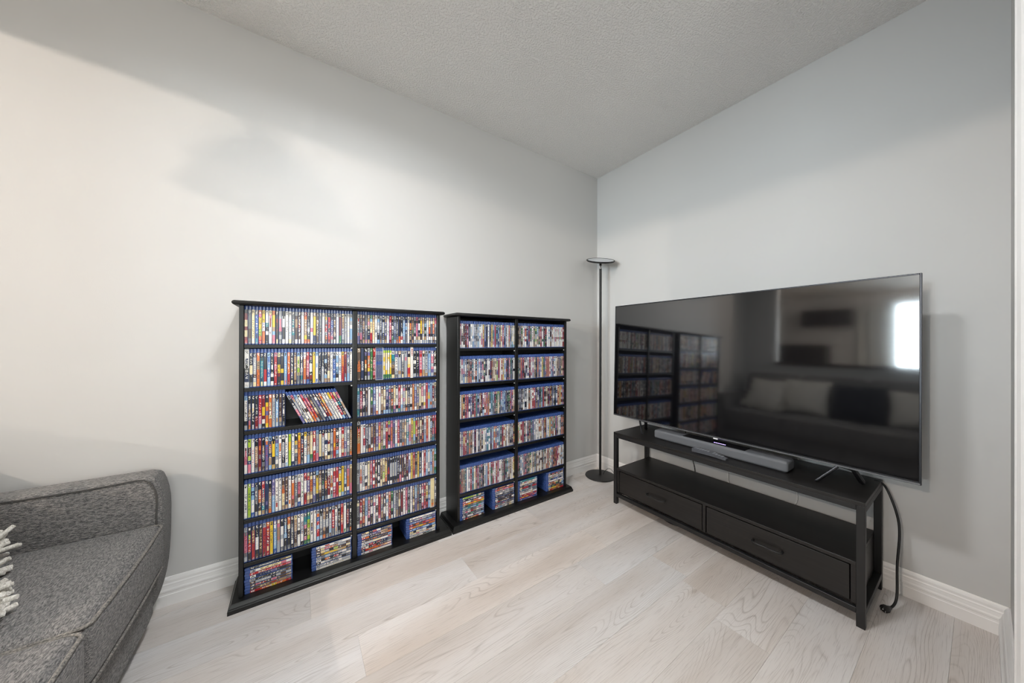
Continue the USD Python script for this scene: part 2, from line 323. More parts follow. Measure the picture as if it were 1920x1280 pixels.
# ------------------------------------------------------------------ lamps of the room and of the next room
cl = thing('ceiling_light', 'round white flush ceiling lamp above the middle of the room', 'ceiling light', loc=(-2.0, -1.17, 0))
obj('housing', lathe([(0, 2.62), (.175, 2.62), (.175, 2.558), (.160, 2.558), (.159, 2.606), (0, 2.606)], 48), 'lamp_drum', cl, smooth=30)
obj('diffuser', lathe([(0, 2.605), (.158, 2.605), (.158, 2.600), (0, 2.600)][::-1], 48), 'lamp_glow', cl)
def pendant(x, y, z, glowmat, r, label):
    t = thing('pendant_lamp', label, 'pendant lamp', loc=(x, y, 0))
    obj('canopy', lathe([(0, 2.62), (.05, 2.62), (.05, 2.605), (0, 2.60)][::-1], 24), 'lamp_metal', t, smooth=30)
    obj('cord', tube([(0, 0, z + r), (0, 0, 2.605)], .004, 6), 'cord_black', t)
    s = trimesh.creation.icosphere(2, r); s.apply_translation([0, 0, z]); obj('bulb', s, glowmat, t)
pendant(-7.5, -3.2, 2.47, 'bulb_warm', .022, 'bare round bulb hanging deep in the next room')
pendant(-5.3, -1.75, 2.385, 'bulb_warm_soft', .022, 'bare round bulb hanging in the next room near the opening')
t = thing('pendant_lamp', 'small dark bell pendant shade hanging behind the wide opening', 'pendant lamp', loc=(-4.0, -.97, 0))
obj('shade', lathe([(.02, 2.27), (.035, 2.25), (.06, 2.2), (.085, 2.12), (.085, 2.115), (.08, 2.115), (.055, 2.19), (.03, 2.24), (.0, 2.26)][::-1], 32), 'lamp_metal', t, smooth=40)
obj('cord', tube([(0, 0, 2.26), (0, 0, 2.62)], .02, 10), 'lamp_metal', t)
for y0, y1, lab in ((-3.1, -2.6, 'pale curtain gathered at the darker side of the far window'), (-1.0, -.42, 'pale curtain gathered beside the next room cabinet')):
    n = 60; ys = np.linspace(y0, y1, n); xs = XF + .12 + .03 * np.sin(np.linspace(0, 22, n)); V = np.vstack([np.c_[xs + dx, ys, np.full(n, z)] for z in (.08, 2.3) for dx in (0, .004)])
    F = []
    for i in range(n - 1):
        for a, b in ((0, 2), (3, 1)): F += [[a * n + i, a * n + i + 1, b * n + i + 1], [a * n + i, b * n + i + 1, b * n + i]]
    obj('curtain', trimesh.Trimesh(V, np.array(F), process=False), 'curtain_cloth', smooth=True, label=lab, cat='curtain')
t = thing('tall_cabinet', 'tall dark cabinet against the far wall of the next room', 'cabinet', loc=(XF, 0, 0))
obj('body', cbox(.002, .5, 1.15, 1.95, 0, 2.2, .004), 'cabinet_dark', t)
for a in (1.16, 1.555): obj('door', cbox(.5, .52, a, a + .385, .1, 2.18, .003), 'cabinet_dark', t)
t = thing('low_cabinet', 'waist-high dark cabinet against the far wall of the next room', 'cabinet', loc=(XF, 0, 0))
obj('body', cbox(.002, .55, 0, .85, 0, 1.42, .004), 'cabinet_dark', t); obj('worktop', cbox(.002, .58, -.01, .86, 1.42, 1.46, .004), 'wood_sill', t)
t = thing('wall_cabinet', 'dark cabinet hung high on the far wall beside the curtain', 'cabinet', loc=(XF, 0, 0))
obj('body', cbox(.002, .36, -.35, .45, 1.9, 2.26, .004), 'cabinet_dark', t)

# ------------------------------------------------------------------ film racks
CH, CD = .1715, .135          # a film case: height, depth
RK = [dict(b0=-2.5035, b1=-1.5125, L=-2.4725, R=-1.5735, d0=-2.0335, d1=-2.0125, z=[1.1205, .9315, .7450, .5550, .3610, .1735]),
      dict(b0=-1.5048, b1=-.5265, L=-1.4605, R=-.5620, d0=-1.0345, d1=-1.0135, z=[1.0930, .8735, .6560, .4290, .2005])]
YR0, YR1, ZB = -.0155, -.190, .036
def rack(q, label):
    t = thing('media_rack', label, 'media rack', group='black film racks along the wall')
    b0, b1 = q['b0'], q['b1']
    obj('base_board', loft([(b0, b1, -.2275, YR0, 0), (b0, b1, -.2275, YR0, .016), (b0 + .004, b1 - .004, -.2235, YR0, .0185), (b0 + .004, b1 - .004, -.2235, YR0, .022), (b0 + .008, b1 - .008, -.2195, YR0, .031), (b0 + .011, b1 - .011, -.2165, YR0, ZB)]), 'laminate_black', t)
    T0, T1 = q['L'] - .022, q['R'] + .022
    obj('top_board', loft([(T0 + .010, T1 - .010, -.203, YR0, 1.2890), (T0 + .003, T1 - .003, -.210, YR0, 1.2925), (T0, T1, -.213, YR0, 1.298), (T0 + .001, T1 - .001, -.212, YR0, 1.303), (T0 + .005, T1 - .005, -.208, YR0, 1.3075), (T0 + .009, T1 - .009, -.204, YR0, 1.309)]), 'laminate_black', t, smooth=50)
    obj('side_panel', cbox(q['L'], q['L'] + .016, YR1, YR0, ZB, 1.289, .0012), 'laminate_black', t)
    obj('side_panel', cbox(q['R'] - .016, q['R'], YR1, YR0, ZB, 1.289, .0012), 'laminate_black', t)
    obj('divider', cbox(q['d0'], q['d1'], YR1, YR0 - .006, ZB, 1.289, .0012), 'laminate_black', t)
    obj('back_panel', bx(q['L'] + .016, q['R'] - .016, YR0 - .006, YR0, ZB, 1.289), 'laminate_black', t)
    for z in q['z']:
        for a, b in ((q['L'] + .016, q['d0']), (q['d1'], q['R'] - .016)):
            obj('shelf', cbox(a + .0005, b - .0005, YR1 + .003, YR0 - .006, z - .016, z, .001), 'laminate_black', t)
            obj('shelf_pin', cbox(b - .0075, b - .0008, YR1 + .006, YR1 + .013, z - .0225, z - .0163, .001), 'pin_white', t)
    return t
rack(RK[0], 'black film rack beside the sofa, six packed shelves high')
rack(RK[1], 'black film rack beside the floor lamp, five packed shelves high')

# ------------------------------------------------------------------ film cases
HEX = dict(W='#efebe5', L='#aeb1b5', G='#6f7276', D='#2a292a', K='#0e0f11', R='#b42a2c', r='#7e1d1f', O='#d1702f', Y='#e3c02a', y='#e9d9a8', t='#a88b6a', n='#574234',
           B='#3f62a8', b='#8fb6d8', N='#1f2f55', T='#2f8a92', E='#3f7a45', e='#a9c63a', P='#cf7488', V='#6a6394')
LINC = {k: lin(v) for k, v in HEX.items()}
WORD = dict(W='white', L='silver', G='grey', D='charcoal', K='black', R='red', r='maroon', O='orange', Y='yellow', y='cream', t='tan', n='brown', B='blue', b='sky', N='navy', T='teal', E='green', e='lime', P='pink', V='violet')
ROWS = dict(
A1="KrryyryyrR GGGGnnG/L yyyyyyW/t GBBBBNT/W OPYYYeeOR/r YYYWWOOO/r WWWTKWKK/L yPrrWLWW/r OYYYtbPP DNrDDDKy/r LLPPPGLG KKWWDDDW WWWWWWWW/G WWWWWWWy/b GGTTGTGG/W LnttnnnW nntRrDnW/W WWWWWWWW/L ROttttYO/W DDDGLDDO/W WWWWPWWW tYYYYYNN/n nntnnnnn/W GGGGnGGG/L WWWWWWWW/D nYGRRGOn/W DRRRDRRr/L NNBBVVPL/W nDtnntDW/W WWWWWWWW/L nrrrrrEE/n ytttLLLG/n LLLLLLLL/G WWWWWWWW/y LbLWbbbL/B",
A2="WWNDDNNW/W KKKyyDDG/W DLLLLnLy/W OOttOOOO/D KKTTTTNy/L DDDDRRRW/L bBBbBBbb/W KKKWKWKW/W PRRPRRRR/W yDDYYrDD/K DDDDYDDY/W bbbbbbLP/W OOOOORRr/W DDDDtVDy/W nttttttn/W byeyetGG/E DWDLLGTG/W WWyyOOOb/O RRPPPPrB/W KrDWWDrD/W YYYYYYYY/n bWWbWWWB/G DDDDDDDD/L DDDDLLLL/W KKbKKKbt/W tnnnnyyt/W WWWWWWWW/K LDBBBBBb/W WbbWbbDW/K WWLWLWWW/V YOOORRRR/Y rrrrrrGb/K LVLDLLbb/W WWWWWWWW/D",
A3="bWWWWWDL/K DDLttGPO/W DDWyDDDL/W DDDDDrrr/W RRRRRPPL/W rrrYYrWD/W DDYOVOOY/W OOyyWyOO/n tLLLLLLL/G DDbbbbtL/W nnnnnntG/L DDDDWDDG/W",
A3L="LDDLPPVV/W PtLLLDGy/W bLWLDWWn/D WWWWnWWy/K PRPRPOOO/W LPPRRROL/W nntnytnn/W DGGGGGGG/L nWVVLLWN/W ntnOyrrb/W OOYOOOOL/W WWWLWWWW/B WWWWWWWW/G YYWWWWWW/r RRPWRPRb/W ytDTDDtN/W PPLttLLL/W",
A4="WWPPPPWW/D eenneNPP/W WWWWWWWW/P KKttttnG/W rrOrGrrt/W KKttGKGn/W WOBVVVVG/R bNRtNttb/W KKYYYDDt/W LVbbbLWG/N WWOOWWWW/r WDLLLDDL/W WWWWWWWb/N eeYYeeee/n WWWWWWWN/B DDYGyGDG/L YYOOOOOO/n DNVOrDDG/W YyWLWWWW/T KttntLbb/W tyyyyyEG/W RyRWWRRR/W bLLLLLPP/V KyyyyyyN/W DrLLLLtD/W DWWNWWWt/K DyyryyKy/W DLLLGLGt/W OOOOYORR/W DWDrDRbG/W WWWWWWWW/L RRyOOOyR/W LLLLVVLP/W LWLLWLLG/n nttttttO/W",
A5="WWWWWWWW/N eeeeeeee/E VbNbWWWB/b DGGGGDDL/W KKOOODny/W RRTGtGTt/W NNNNNVNG/W KKnttttO/W VVVVbbbb/W WWWWWWRW/n WWWWWWWW/K nntOyyyt/R nnnnnnNt/W WWWWWWOW/t KWOOOPnD/y LLGGGGGL/W WWPPPnWB/r WWWWWWWW/E RrWWWrrR/W tRVVVtyt/W DyOOOtyn/D DWBVLLVG/W bDYYYYDD/L nnttytnD/W DDDELDDb/L DDDOODDG/y WLrrrrrW/W WWOtOWDT/n tRRPWPRP/W RRRWRRRR/y DLYYDYey/W YYYYYYYb/n GGbbbNWG/W VPPOOOWB/t yttttPPP/n",
A6="LGPPPPGL/r DDeORRDD/W DtyyRRRR/n DDDWWWDn/W DnnnnnnD/y LRRRRRrn/D ORORrRyR/W YYYYYYYY/n VWBbbbbB/W tPtttLLL/P DDWWLWWG/W DLbbbDDG/W OOynnDDG/W nDGLDDWD/W ytttnnnG/W WWWWDWWW/n WWLLLWWD/r GTTPnnPE/W ETeeyyeE/n WWWtVWWW/D WWWWWWWW/y LOBRbRRb/W KKLLLGGb/W nttLLtnO/W tnDLLDDG/W DDWLLLbn/W LRRRRRGG/W nWDWLLtG/W LDnDnDDG/W RRROORRR/W WWWWWWWE/t DDrrrrDG/W DDWDDDDO/W",
B1="WRWLLPVV/r tnnGGPPn/L nnttnnnt/L GGGGGGGP ttPtDDNt/W EbyyyRRr/n ttyyyyyW/O WWWWLWWW/D LbLWLDDb/W GGGGDGnt/W WDLLLDDL/W GtVGGVnt/W WWWWWWWW/G RRPRRRPr/W tDDWGDEG/W LDLGLGGb/B DDGGGDGO/W nDDDDDOO/L LDDDDLRW/W DLbbbbLG/W DNGbNGGG/W WLWWWWWW/y tDOODDtD/y nnttEtnt/D LDGLLDWL/K PnPPPPtL/G nDWWDDyL/W tYYYYDnW/n ttyttLyL/W DGbDLDtL/E WWWWWWWL/V tyyOODWG/R VWGGGDWL/W tyOOODtn/W PPLGGGWG/W",
B2="WTTGtnny/D GVWWWWLG/D tDLLLLtL/W LWWGGGny/W LLPLLLLL/V nDyyYRRO/W # DDDWDDDL/W DDtDDDDG/W PRPPPPRO/W tDLLLLtt/W LGLLLLLt/D LbbbbbLb/W VWPPLPVL/W DWnLDWLn/W",
B3="TTbbLLTT/N nRRPPPny/W DWDWWDDL/W nntGGnnG/L WWWWWWWW/D EEGyEGnn/W VbVVbVVG/W WWWWWWWO/L WWPWWWWW/n nttyyttn/W Dyytyytb/W bVLVNVNb/W GPDPGGGb/W nOnnOOnE/W yyyyyWPV/t DWWDWWDL/W RRPPRPRT/W tWWyWWbL/W GPLLPLGL/W nnyyyynO/W nDGGttDG/W DWWDWWDL/W OOOOOOOO/Y LbVVVVGW/W GttGVVtt/W yDyyyyyD/W nPPPyynG/W WWLLWWYW/E RRROORRR/Y BBbYYbbb/W bbbbbbOb/L GrnrrWGL/W ytGGGtLL/W",
B4="WWWWWWWW/K WRRWRRWW/P DLLLDDGy/W nLLLLLnO/W ntttnnWO/n nnnnrrty/t LLVLVVVL/W POOOPPYY/W ntnttntG/y LLWWLWWE/V RRyRRRRR/r eVPPKKVW/Y PPOOOOPP/r VVGGVVGP/n WWWyWWWb/V PPRRRRRy/W GGGGGGDW/L GttGttGO/W ttyytytt/W TLLLTTbb/W WWPPtPPL/t YYttYYtt/n beeeebbG/V DRROORDn/W nttntntG/W nyytytnO/W nnrnnrOr/W WWLWLLbb/V OORROORP/O WWWWWWWW/y nnbbnntG/W RRnnRRGT/W RRttRRnn/P",
B5="LLGLLLGG/n WWOPOPWW/O WLLLLLLW/G DWWWDWDO/W yyyyyyyt/L rPPRRPPG/W RWRPWRWR/r nntEtDnO/W DDWWDWDW/W tytttnyy/n yynneeyn/W ntYYYOOn/W nDNRRDDW/K DDLLLLDW/L DDLLLLDn/y DDLLLLDn/L DDDGGDDO/W nnnLLnPP/W rnnnnrrW/t DWWDnnDG/y rrnGGrnW/L WWVVVVWW/B YYYYYYYY/n RROOORRO/Y DGtDGGGW/n YYYYYYYY/O DDGGDDGb/W WWWWWWWW/O RRRRRRRP/W bbLLWWbb/L WWWWLLWG/y bbbbBbbL/W tOttOOtt/W TbEEbbET/L",
B6="DyGGGDGW/L rRRRWtRt/W OOnnnROn/y bbbbbWWW/n tPnnPPnW/W DtDWWDnn/W WWPWWWWW/P tWWnnWGn/L RRRRRRPW/r GttGGttn/W rnWnWWnD/W WWbWWWWb/E OOORRRRO/W EEDLLEDW/W LLLLVLLW/W GnGGGGtt/L nttyynnn/O nnrrrrnW/W WWWWWWWW/D PPPRPPPW/R DLGDGDGE/W WWWWWWWW/G nttntynt/y bbbbVVVV/W nGtGGntt/R DWWDDDGG/W rPWPWWPr/L RRrRrRRP/y nyyYyDRr/D bGGGbBbb/W",
C1="PWPPtPPW/L WWynnnWW/t nnnrnnnW/L rrnrrnrn/L rrPrrPPO/W DGGGDDWW/L WLbLWLLW/L WWWWbWbb/E GLLGGLLB/K GGLLGGLL/K LbLbLGbb/W bWWWbWWW/T WWWPRPPW/R YYOYYOOO/r GVGVVBNN/b DNDNNDNN/W WWWWyWWW/n DVVDnDtt/L YYYYYYYY/n LLGTGLPW/W RRRRRRRR/O DTDTTDGb/L LBbBBLNB/W GEGtttGt/y yOyyOOyy/n RRRPPRRP/W BbbbNNNB/L LGGDLGLG/W WWWWWWWW/L OPOPPOtt/n GLLGNGLb/W LyLLyybT/W yWWyWWyb/W",
C2="WWWWLWWW/D PPWPPLLW/V BbbPPBbb/W LGWWLDyy/W nDtGnntt/W tnytRROO/n nOnnOnOO/y LGTLGGTW/W WWWWWWOW/O DODDOODt/W bbBbbbbb/W WPLWWLLn/n LVVVLVGW/W LnPPLLPW/W nyEnyEnn/L DGDGGDWW/t WWWWWWWW/b LWWWnnLW/r DrrrDrDW/W tOOytttO/r yttyyyyt/O ytyyttyy/n VeeWVVee/W RRRRRRRW/r WWWWWWWW/n OOWEWWOO/r YttYYtYY/W WWbbWWbW/L RVVrRVVn/D nDDDnnDO/t PPtWPPtn/r EEGLEEGG/L GDGGDGGG/L WWWWDWWW/K",
C3="WWWWWWWW/L OYYYOOOR/y YDDYYDny/W RRRROrrR/y RRRrRRPP/y WVNLWDWW/V LVGGLVVG/W nrrDnnry/L RDnRrPRO/W TTTTTTGT/t VbDVPVVW/n tyWtytnn/W rrrrRrnW/y WWPPWDbb/T RWWPRRWO/y PPOOPOOP/y ttOOtOOO/E EGEGWWGW/L TTTbTTLb/W LbbGLGGG/t RDrRDDtn/y tEEtEEtn/W eTTTyyyy/L GEGGEyGn/t RPPbbGGL/W BbbBbbBn/W bbBbBbbG/L nGtGnnGW/L GDEEDDGn/y EDEEDEnt/W RPPtRPPn/D PRnPPPnO/W yyWWyytt/r",
C4="WWPWPWWW/P VLVLVVLL/W ORYYORRR/y RRRRWRRR/W EGGWEGGn/t tOttOtOO/E OtntOntt/n WVVVWDWW/L rDrnrrDn/t WWWWWWWW/y GLGGLLGn/D tLLLtDtn/n LPLGLLnW/D yWWWyyWW/n WWLLGWLL/T TTWTTWTT/b TbWTWbWW/L VGVVGVnn/t bbbbBbbL/W OyOOyORR/L ObtObbOO/G VWVVbWVW/L bbTGbbTG/L EGLGEGyn/D RRRrRRRr/n WOWWOOWW/t tytttytt/W WWWWWWWW/n tytntDtW/L nLDLLnDy/W LnLLDDnt/W nOYnOYOn/n",
C5="EGyGERRR/O OtttOtOO/r ttGtyttt/D TGTTGTGG/L WWWWWWWW/P LWLPWLLW/W RRRRPRRR/W TbTTGbTT/L yWyyWWyy/n nRRRtRtt/y rPtrPPrP/L GEDGEEGG/W PVDtPVtn/L nDDDnnDG/t WWWWbLLW/L Wbbbbbbb/L OOOROORR/W WWWyWWWW/n RREEtEEG/D PRPWWPRR/V WWWWWWWW/n OROOORRR/y PPPWPPWP/R WWWEWWWW/L WWPPWWWW/n ntEntEtt/L rnrrnnrn/y EDLGEDGL/W WTbGTWLG/L LtLtLLtn/y ttyyttyy/n WWyyWWWW/t YOYYYynY/n",
D1="nDtDDnnW/W ntLLnttW/n tEEttEnt/y WWWWWWWb/K WROOWRWW/r LNVVLNNV/W rVRnrRVG/L GEGEEGWW/t WWWWPWWW/G tEttyEGt/L LeELLeyt/n TbbyyttW/n ntPPntEW/L PRPPRPRR/y WEWWWEWW/L rDrrrDEE/L DRRDEDrD/W WWWWWWWW/b WbWWbWWW/T nLnnLLtt/L OtWOtWWW/r WWWWPWWW/L WPWWPPWW/t WtWWtWyW/L WPPWPWWW/t WWeWeWyW/L WPWWPWWW/t RWRPRWRR/V",
D2="EGGDEEGG/W tGttGyGt/L OOROORRR/y RRDRnDrt/W LGWLLGDD/L VLWDVVLW/D WVDDWWVW/D RRrRnRrn/L WPWWWLPW/P PPLWPPLL/W tytyyttt/n DGNDGNDD/L OOtOOOtt/y VPVLLVVn/L WBWBWVWW/V YYYYYYYY/n GTGETGGG/D PVPeePVE/W OOOOOOOO/R OOOOOOOO/R WWLWLWPW/n WVPPWVbb/L PVnVPPVV/L WbWWbWGW/E WWyyWbWW/L tytttytt/n nttttntt/P tGttGtGt/E ytttytyt/D PnPPPnPP/L",
D3="LGGDLGtt/L GGLGLGGD/t nGLLnGLn/W LGLGWLWW/D DLGLWDDL/L WWLLWWWW/L nOtnntOO/L WWWWyWWW/n RWRWRRRP/W RPWRPRRR/W nnWtnntt/y WVVWWVVV/L DEDDntyY/L LTbLTTbb/W RRRRRRRR/r nLDnLnLL/t yyttWyyW/n nrtnrnrt/L trOtrrtt/n nntntntL/L LGGLWLGL/L GDNGGNDD/L WLDWWLDW/L rOOrrOOO/y YYYYYYYY/O rOLrOLrL/L VVPVVPnP/L",
D4="OyeOttOe/r WyWWyyWW/E WRRWWRRy/y RRORRRRR/P tDGttDGG/W WWPWWPLW/P tGDtGDtG/L rtRrrRtW/L TGLTTGGG/L VGVVGVGG/b LWLLWWLL/L WLWWLWWW/t WWWWWWWL/n OOWOOWWW/t tWyttWyn/r WRrWPWWW/t nOttnrtt/y OrnOrnOt/t WWWWWWWb/L bWWbbWWW/L YYYYYYYY/O OtbObtOb/E tyOttyOn/n EyWEEyWW/t PVVPPVrr/D tPttPtnt/L WWWWWWWW/L LWDLLWGL/G nOOnnOOO/L nOOnnOOO/W",
D5="RrGRRrGn/t GEGLGEGG/D LWbLLWbG/L bLWbbLWW/L PVGPPVGR/L RGnRGnPR/L nGtnGtGn/y tEttEtEt/L EtyEtyyy/D WyWWyyWW/e ytyyttyy/n GELGGELL/L LttLLttG/n WWtWWtWW/D tnytntyt/L WWWnWWWW/n nttnnttn/D ELtELtLL/b ntynttyy/L WWOOWWOO/t OOtOtOtO/n yyttyyOy/D WLbWLLWb/n ObtOObtt/L nOnOnOnO/n OnnrOnOO/D RORRORnR/W RPWRRPWW/r PWWPWWWP/t WWWWtWWW/L bttbtbtt/L WWLWWLWW/n",
S1="DGLLGDty/W LWyyyyPW/n RRtRRRRP/W WNNNVDDn/L LDDDDGGn/W nLLLDLnL/W nPRnPnnt/W nnytRttG/D RROYYOOR/W",
S2="WWRWGLWW/n nyPOtLLn/W nyLDenny/W DnYYYLtn/L LGbGGLWG/W WDODRDLW/W DWLGGLDG/W LLWWLWLL/K WWWWWWWW/y",
S3="nyDRWDGt/W WLDVVttn/W RODnnttO/W nnnOGnnb/L WLLyyWWR/L WGRDrDNG/W rWDRDNGL/W DROOOLyW/n WWPWWWWW/y",
S4="WWWWWWWL/t GVLPLGGV/W BbVVtBbV/W RnOnRPOO/t OOtYOnOO/Y BbBVbbBb/W yDyLWNDy/W WyPWWOWW/t WLLWDTLW/n",
S5="eeeeyEyG/E DDDGWDGb/W RWWDOOWO/W OOYOYOOY/y GDEGLGEG/L TLTLbTLb/L LGLnGLPL/r LPWRtWLL/n DGDEDGGD/W WDWWDLLb/W nRntORWn/y",
S6="nROOnWtP/y ROtRPPOO/W LGLWLLGL/K GLWGLLGG/L DDDDGDDD/L DnDGDDnD/t WDDnLGDW/n nRnGtLDn/W DGDPLDnG/L RLGWLnyW/t WLbLWGyL/n",
S7="TTTETTTL/E LWRLWLWW/n WyWWyyWL/t nDtGLbnG/L yrRRDGRR/W GTGLDLGG/L WLGGLWGG/W WWWWWyWW/t DRORRPVR/y RYOYRVPb/Y VBVVLPVB/W",
S8="BBBBBVBV/b tnRnRGnt/W WWyyWOWW/n LeOtWGLL/b LNNBBNNL/W WWWWLWWW/B RtOyynyL/n ytnOEDyb/D bDEDrnDb/Y ytYYOrnn/R nRRnrtRR/y")

def parse(tok):
    segs, _, ink = tok.partition('/'); return segs, ink

def bbox_shell(w, h, d=CD):
    """One case standing: spine at y = 0 facing -y, x 0..w, rounded spine edges and head."""
    r = min(.0026, w * .24)
    prof = [(0, d), (0, r), (r * .29, r * .29), (r, 0), (w - r, 0), (w - r * .29, r * .29), (w, r), (w, d)]
    V, F = [], []
    zs = [(0, .0006), (.001, 0), (h - .004, 0), (h - .0012, .0009), (h, .0030)]
    for z, ins in zs:
        for x, y in prof:
            k = ins if y < d * .5 else ins * .3
            cx = w / 2; f = 1 - k * 2 / w
            V.append([cx + (x - cx) * f, y + (k * .9 if y < d * .5 else 0), z])
    n = len(prof)
    for i in range(len(zs) - 1):
        for k in range(n):
            j = (k + 1) % n; a, b = i * n, i * n + n; F += [[a + k, b + j, a + j], [a + k, b + k, b + j]]
    o = (len(zs) - 1) * n
    for k in range(1, n - 1): F += [[0, k, k + 1], [o, o + k + 1, o + k]]
    m = trimesh.Trimesh(np.array(V), np.array(F), process=False)
    if m.volume < 0: m.invert()
    return np.array(m.vertices), np.array(m.faces)

def spine_print(w, h, tok, seed, rows=46, cols=5, z0=.0045, top=.0195, m=.0011, full=False, mute=0.0):
    """The printed sleeve on the spine: a grid of cells, each with its ink colour. The commonest letter of the token is the ground; the others are bands and title blocks."""
    segs, ink = parse(tok); g = np.random.default_rng(seed); ns = len(segs)
    ground = max(dict.fromkeys(segs), key=lambda k: (segs.count(k), -segs.index(k)))
    z1 = h - (z0 if full else top); xs = np.linspace(m, w - m, cols + 1); zs = np.linspace(z1, z0, rows + 1)
    V = np.array([[x, -.00025, z] for z in zs for x in xs]); F, C = [], []
    title = g.random() < .85; a = g.uniform(.16, .3); b = g.uniform(.66, .84); lh = int(g.integers(2, 5)); gap = g.uniform(.4, .6); tone = g.uniform(.88, 1.06)
    bits = g.random((rows, cols)) < .52; full_w = g.random() < .5
    for i in range(rows):
        u = (i + .5) / rows; k = segs[min(int(u * ns), ns - 1)]; run = segs.count(k)
        for j in range(cols):
            inner = 0 < j < cols - 1
            band = k != ground and (inner or full_w or run >= 2 and u > .5 or u < .15)
            c = LINC[k if band else ground] * tone * g.uniform(.93, 1.04)
            if ink and title and a < u < b and inner and abs(u - gap) > .02 and i % (lh + 1) and bits[i, j]: c = LINC[ink] * .72 + c * .15
            elif ink and .02 < u < .10 and inner and bits[i, j]: c = LINC['W' if c.mean() < .3 else 'D']
            elif u > .93 and inner and bits[i, j]: c = c * .45 + LINC['W'] * .35
            p = i * (cols + 1) + j; q = p + cols + 1
            F += [[p, q, q + 1], [p, q + 1, p + 1]]; C += [c, c]
    C = np.array(C); C = C * (1 - mute) + mute * C.mean(1, keepdims=True)
    return V, np.array(F), np.clip(C, 0, 1)

SHELLS, PRINTS = [], []       # the cases past the first three hundred
def place(V, M): return V @ M[:3, :3].T + M[:3, 3]
def standing(x, y, z): M = np.eye(4); M[:3, 3] = (x, y, z); return M
def leaning(x, y, z, deg):
    a = math.radians(deg); M = np.eye(4); M[0, 0], M[0, 2], M[2, 0], M[2, 2] = math.cos(a), -math.sin(a), math.sin(a), math.cos(a); M[:3, 3] = (x, y, z); return M
def lying(xr, y, z): M = np.eye(4); M[:3, :3] = [[0, 0, -1], [0, 1, 0], [1, 0, 0]]; M[:3, 3] = (xr, y, z); return M

def usd_print(path, V, F, C):
    p = usdkit.mesh(stage, path, (V, F), LOOK['case_print'])
    UsdGeom.PrimvarsAPI(p).CreatePrimvar('print', T.Color3fArray, 'uniform').Set(Vt.Vec3fArray.FromNumpy(C.astype(np.float32)))
    return p

def film_case(w, M, tok, seed, label=None, group=None, h=CH, shell='case_plastic', full=False, name='film_case', category='film case', **kw):
    V, F = bbox_shell(w, h); PV, PF, PC = spine_print(w, h, tok, seed, full=full, **kw)
    V, PV = place(V, M), place(PV, M)
    if label is None:
        SHELLS.append((V, F)); PRINTS.append((PV, PF, PC)); return None
    t = thing(name, label, category, group)
    obj('case_shell', trimesh.Trimesh(V, F, process=False), shell, t, smooth=35)
    pp = path_of(t); usd_print(pp + '/spine_print', PV, PF, PC)
    return t

ORD = 'first second third fourth fifth sixth seventh eighth ninth tenth eleventh twelfth thirteenth fourteenth fifteenth sixteenth seventeenth eighteenth nineteenth'.split()
TENS = {20: ('twentieth', 'twenty'), 30: ('thirtieth', 'thirty')}
def ordinal(n):
    if n <= 19: return ORD[n - 1]
    a, b = TENS[n // 10 * 10]; return a if n % 10 == 0 else f'{b}-{ORD[n % 10 - 1]}'
def look_of(tok):
    segs, ink = parse(tok); cnt = {}
    for s in segs: cnt[WORD[s]] = cnt.get(WORD[s], 0) + 1
    best = sorted(cnt, key=lambda k: (-cnt[k], segs.find(k[0])))
    return best[0] + '-spined' if len(best) == 1 or cnt[best[0]] >= 6 or cnt[best[1]] < 2 else f'{best[0]}-and-{best[1]}'
SHELFW = ['top shelf', 'second shelf down', 'third shelf down', 'fourth shelf down', 'fifth shelf down', 'sixth shelf down']

YS = -.180                                      # where the spines stand
jit = np.random.default_rng(5)
def letter(t, text, w, M, height, zc, mat_='ink_white'):
    m = meshkit.text_mesh(text, height, .0003, bold=True); b = m.bounds; m.apply_translation([-(b[0][0] + b[1][0]) / 2, -(b[0][1] + b[1][1]) / 2, 0])
    v = np.array(m.vertices); q = np.c_[w / 2 + v[:, 1], -.0004 - v[:, 2], zc - v[:, 0]]     # reads from head to foot
    tm = trimesh.Trimesh(place(q, M), m.faces, process=False); tm.fix_normals(); obj('title_lettering', tm, mat_, t)

def shelf_row(key, x0, x1, z, label_fn=None, group=None, cols=5, rows=46, wide=None, mute=0.0):
    toks = ROWS[key].split(); n = len(toks); wt = [(wide or {}).get(i, 1.0) for i in range(n)]; unit = (x1 - x0) / sum(wt); out, x = [], x0
    for i, tok in enumerate(toks):
        pitch = unit * wt[i]; y = YS + jit.uniform(0, .003); M = standing(x, y, z + .0002); kw = dict(full=True, shell='wrap_white') if i in (wide or {}) else {}
        out.append((film_case(pitch - .0002, M, tok, abs(hash_(key)) + i, label_fn(i, tok) if label_fn else None, group, cols=cols, rows=rows, mute=mute, **kw), pitch, M)); x += pitch
    return out
def hash_(s): return sum((i + 7) * 131 * ord(c) for i, c in enumerate(s))

R1, R2 = RK
L1, L2 = (R1['L'] + .0165, R1['d0'] - .0006), (R1['d1'] + .0006, R1['R'] - .0168)
G1 = 'film cases on the sofa-side half of the rack beside the sofa'
for s, key in enumerate(['A1', 'A2', None, 'A4', 'A5', 'A6']):
    if key is None: continue
    shelf_row(key, *L1, R1['z'][s], lambda i, tok, s=s: f'{look_of(tok)} film case, {ordinal(i + 1)} from sofa end, {SHELFW[s]}, sofa-side half, rack beside sofa', G1, wide={0: 1.4} if key == 'A2' else None)
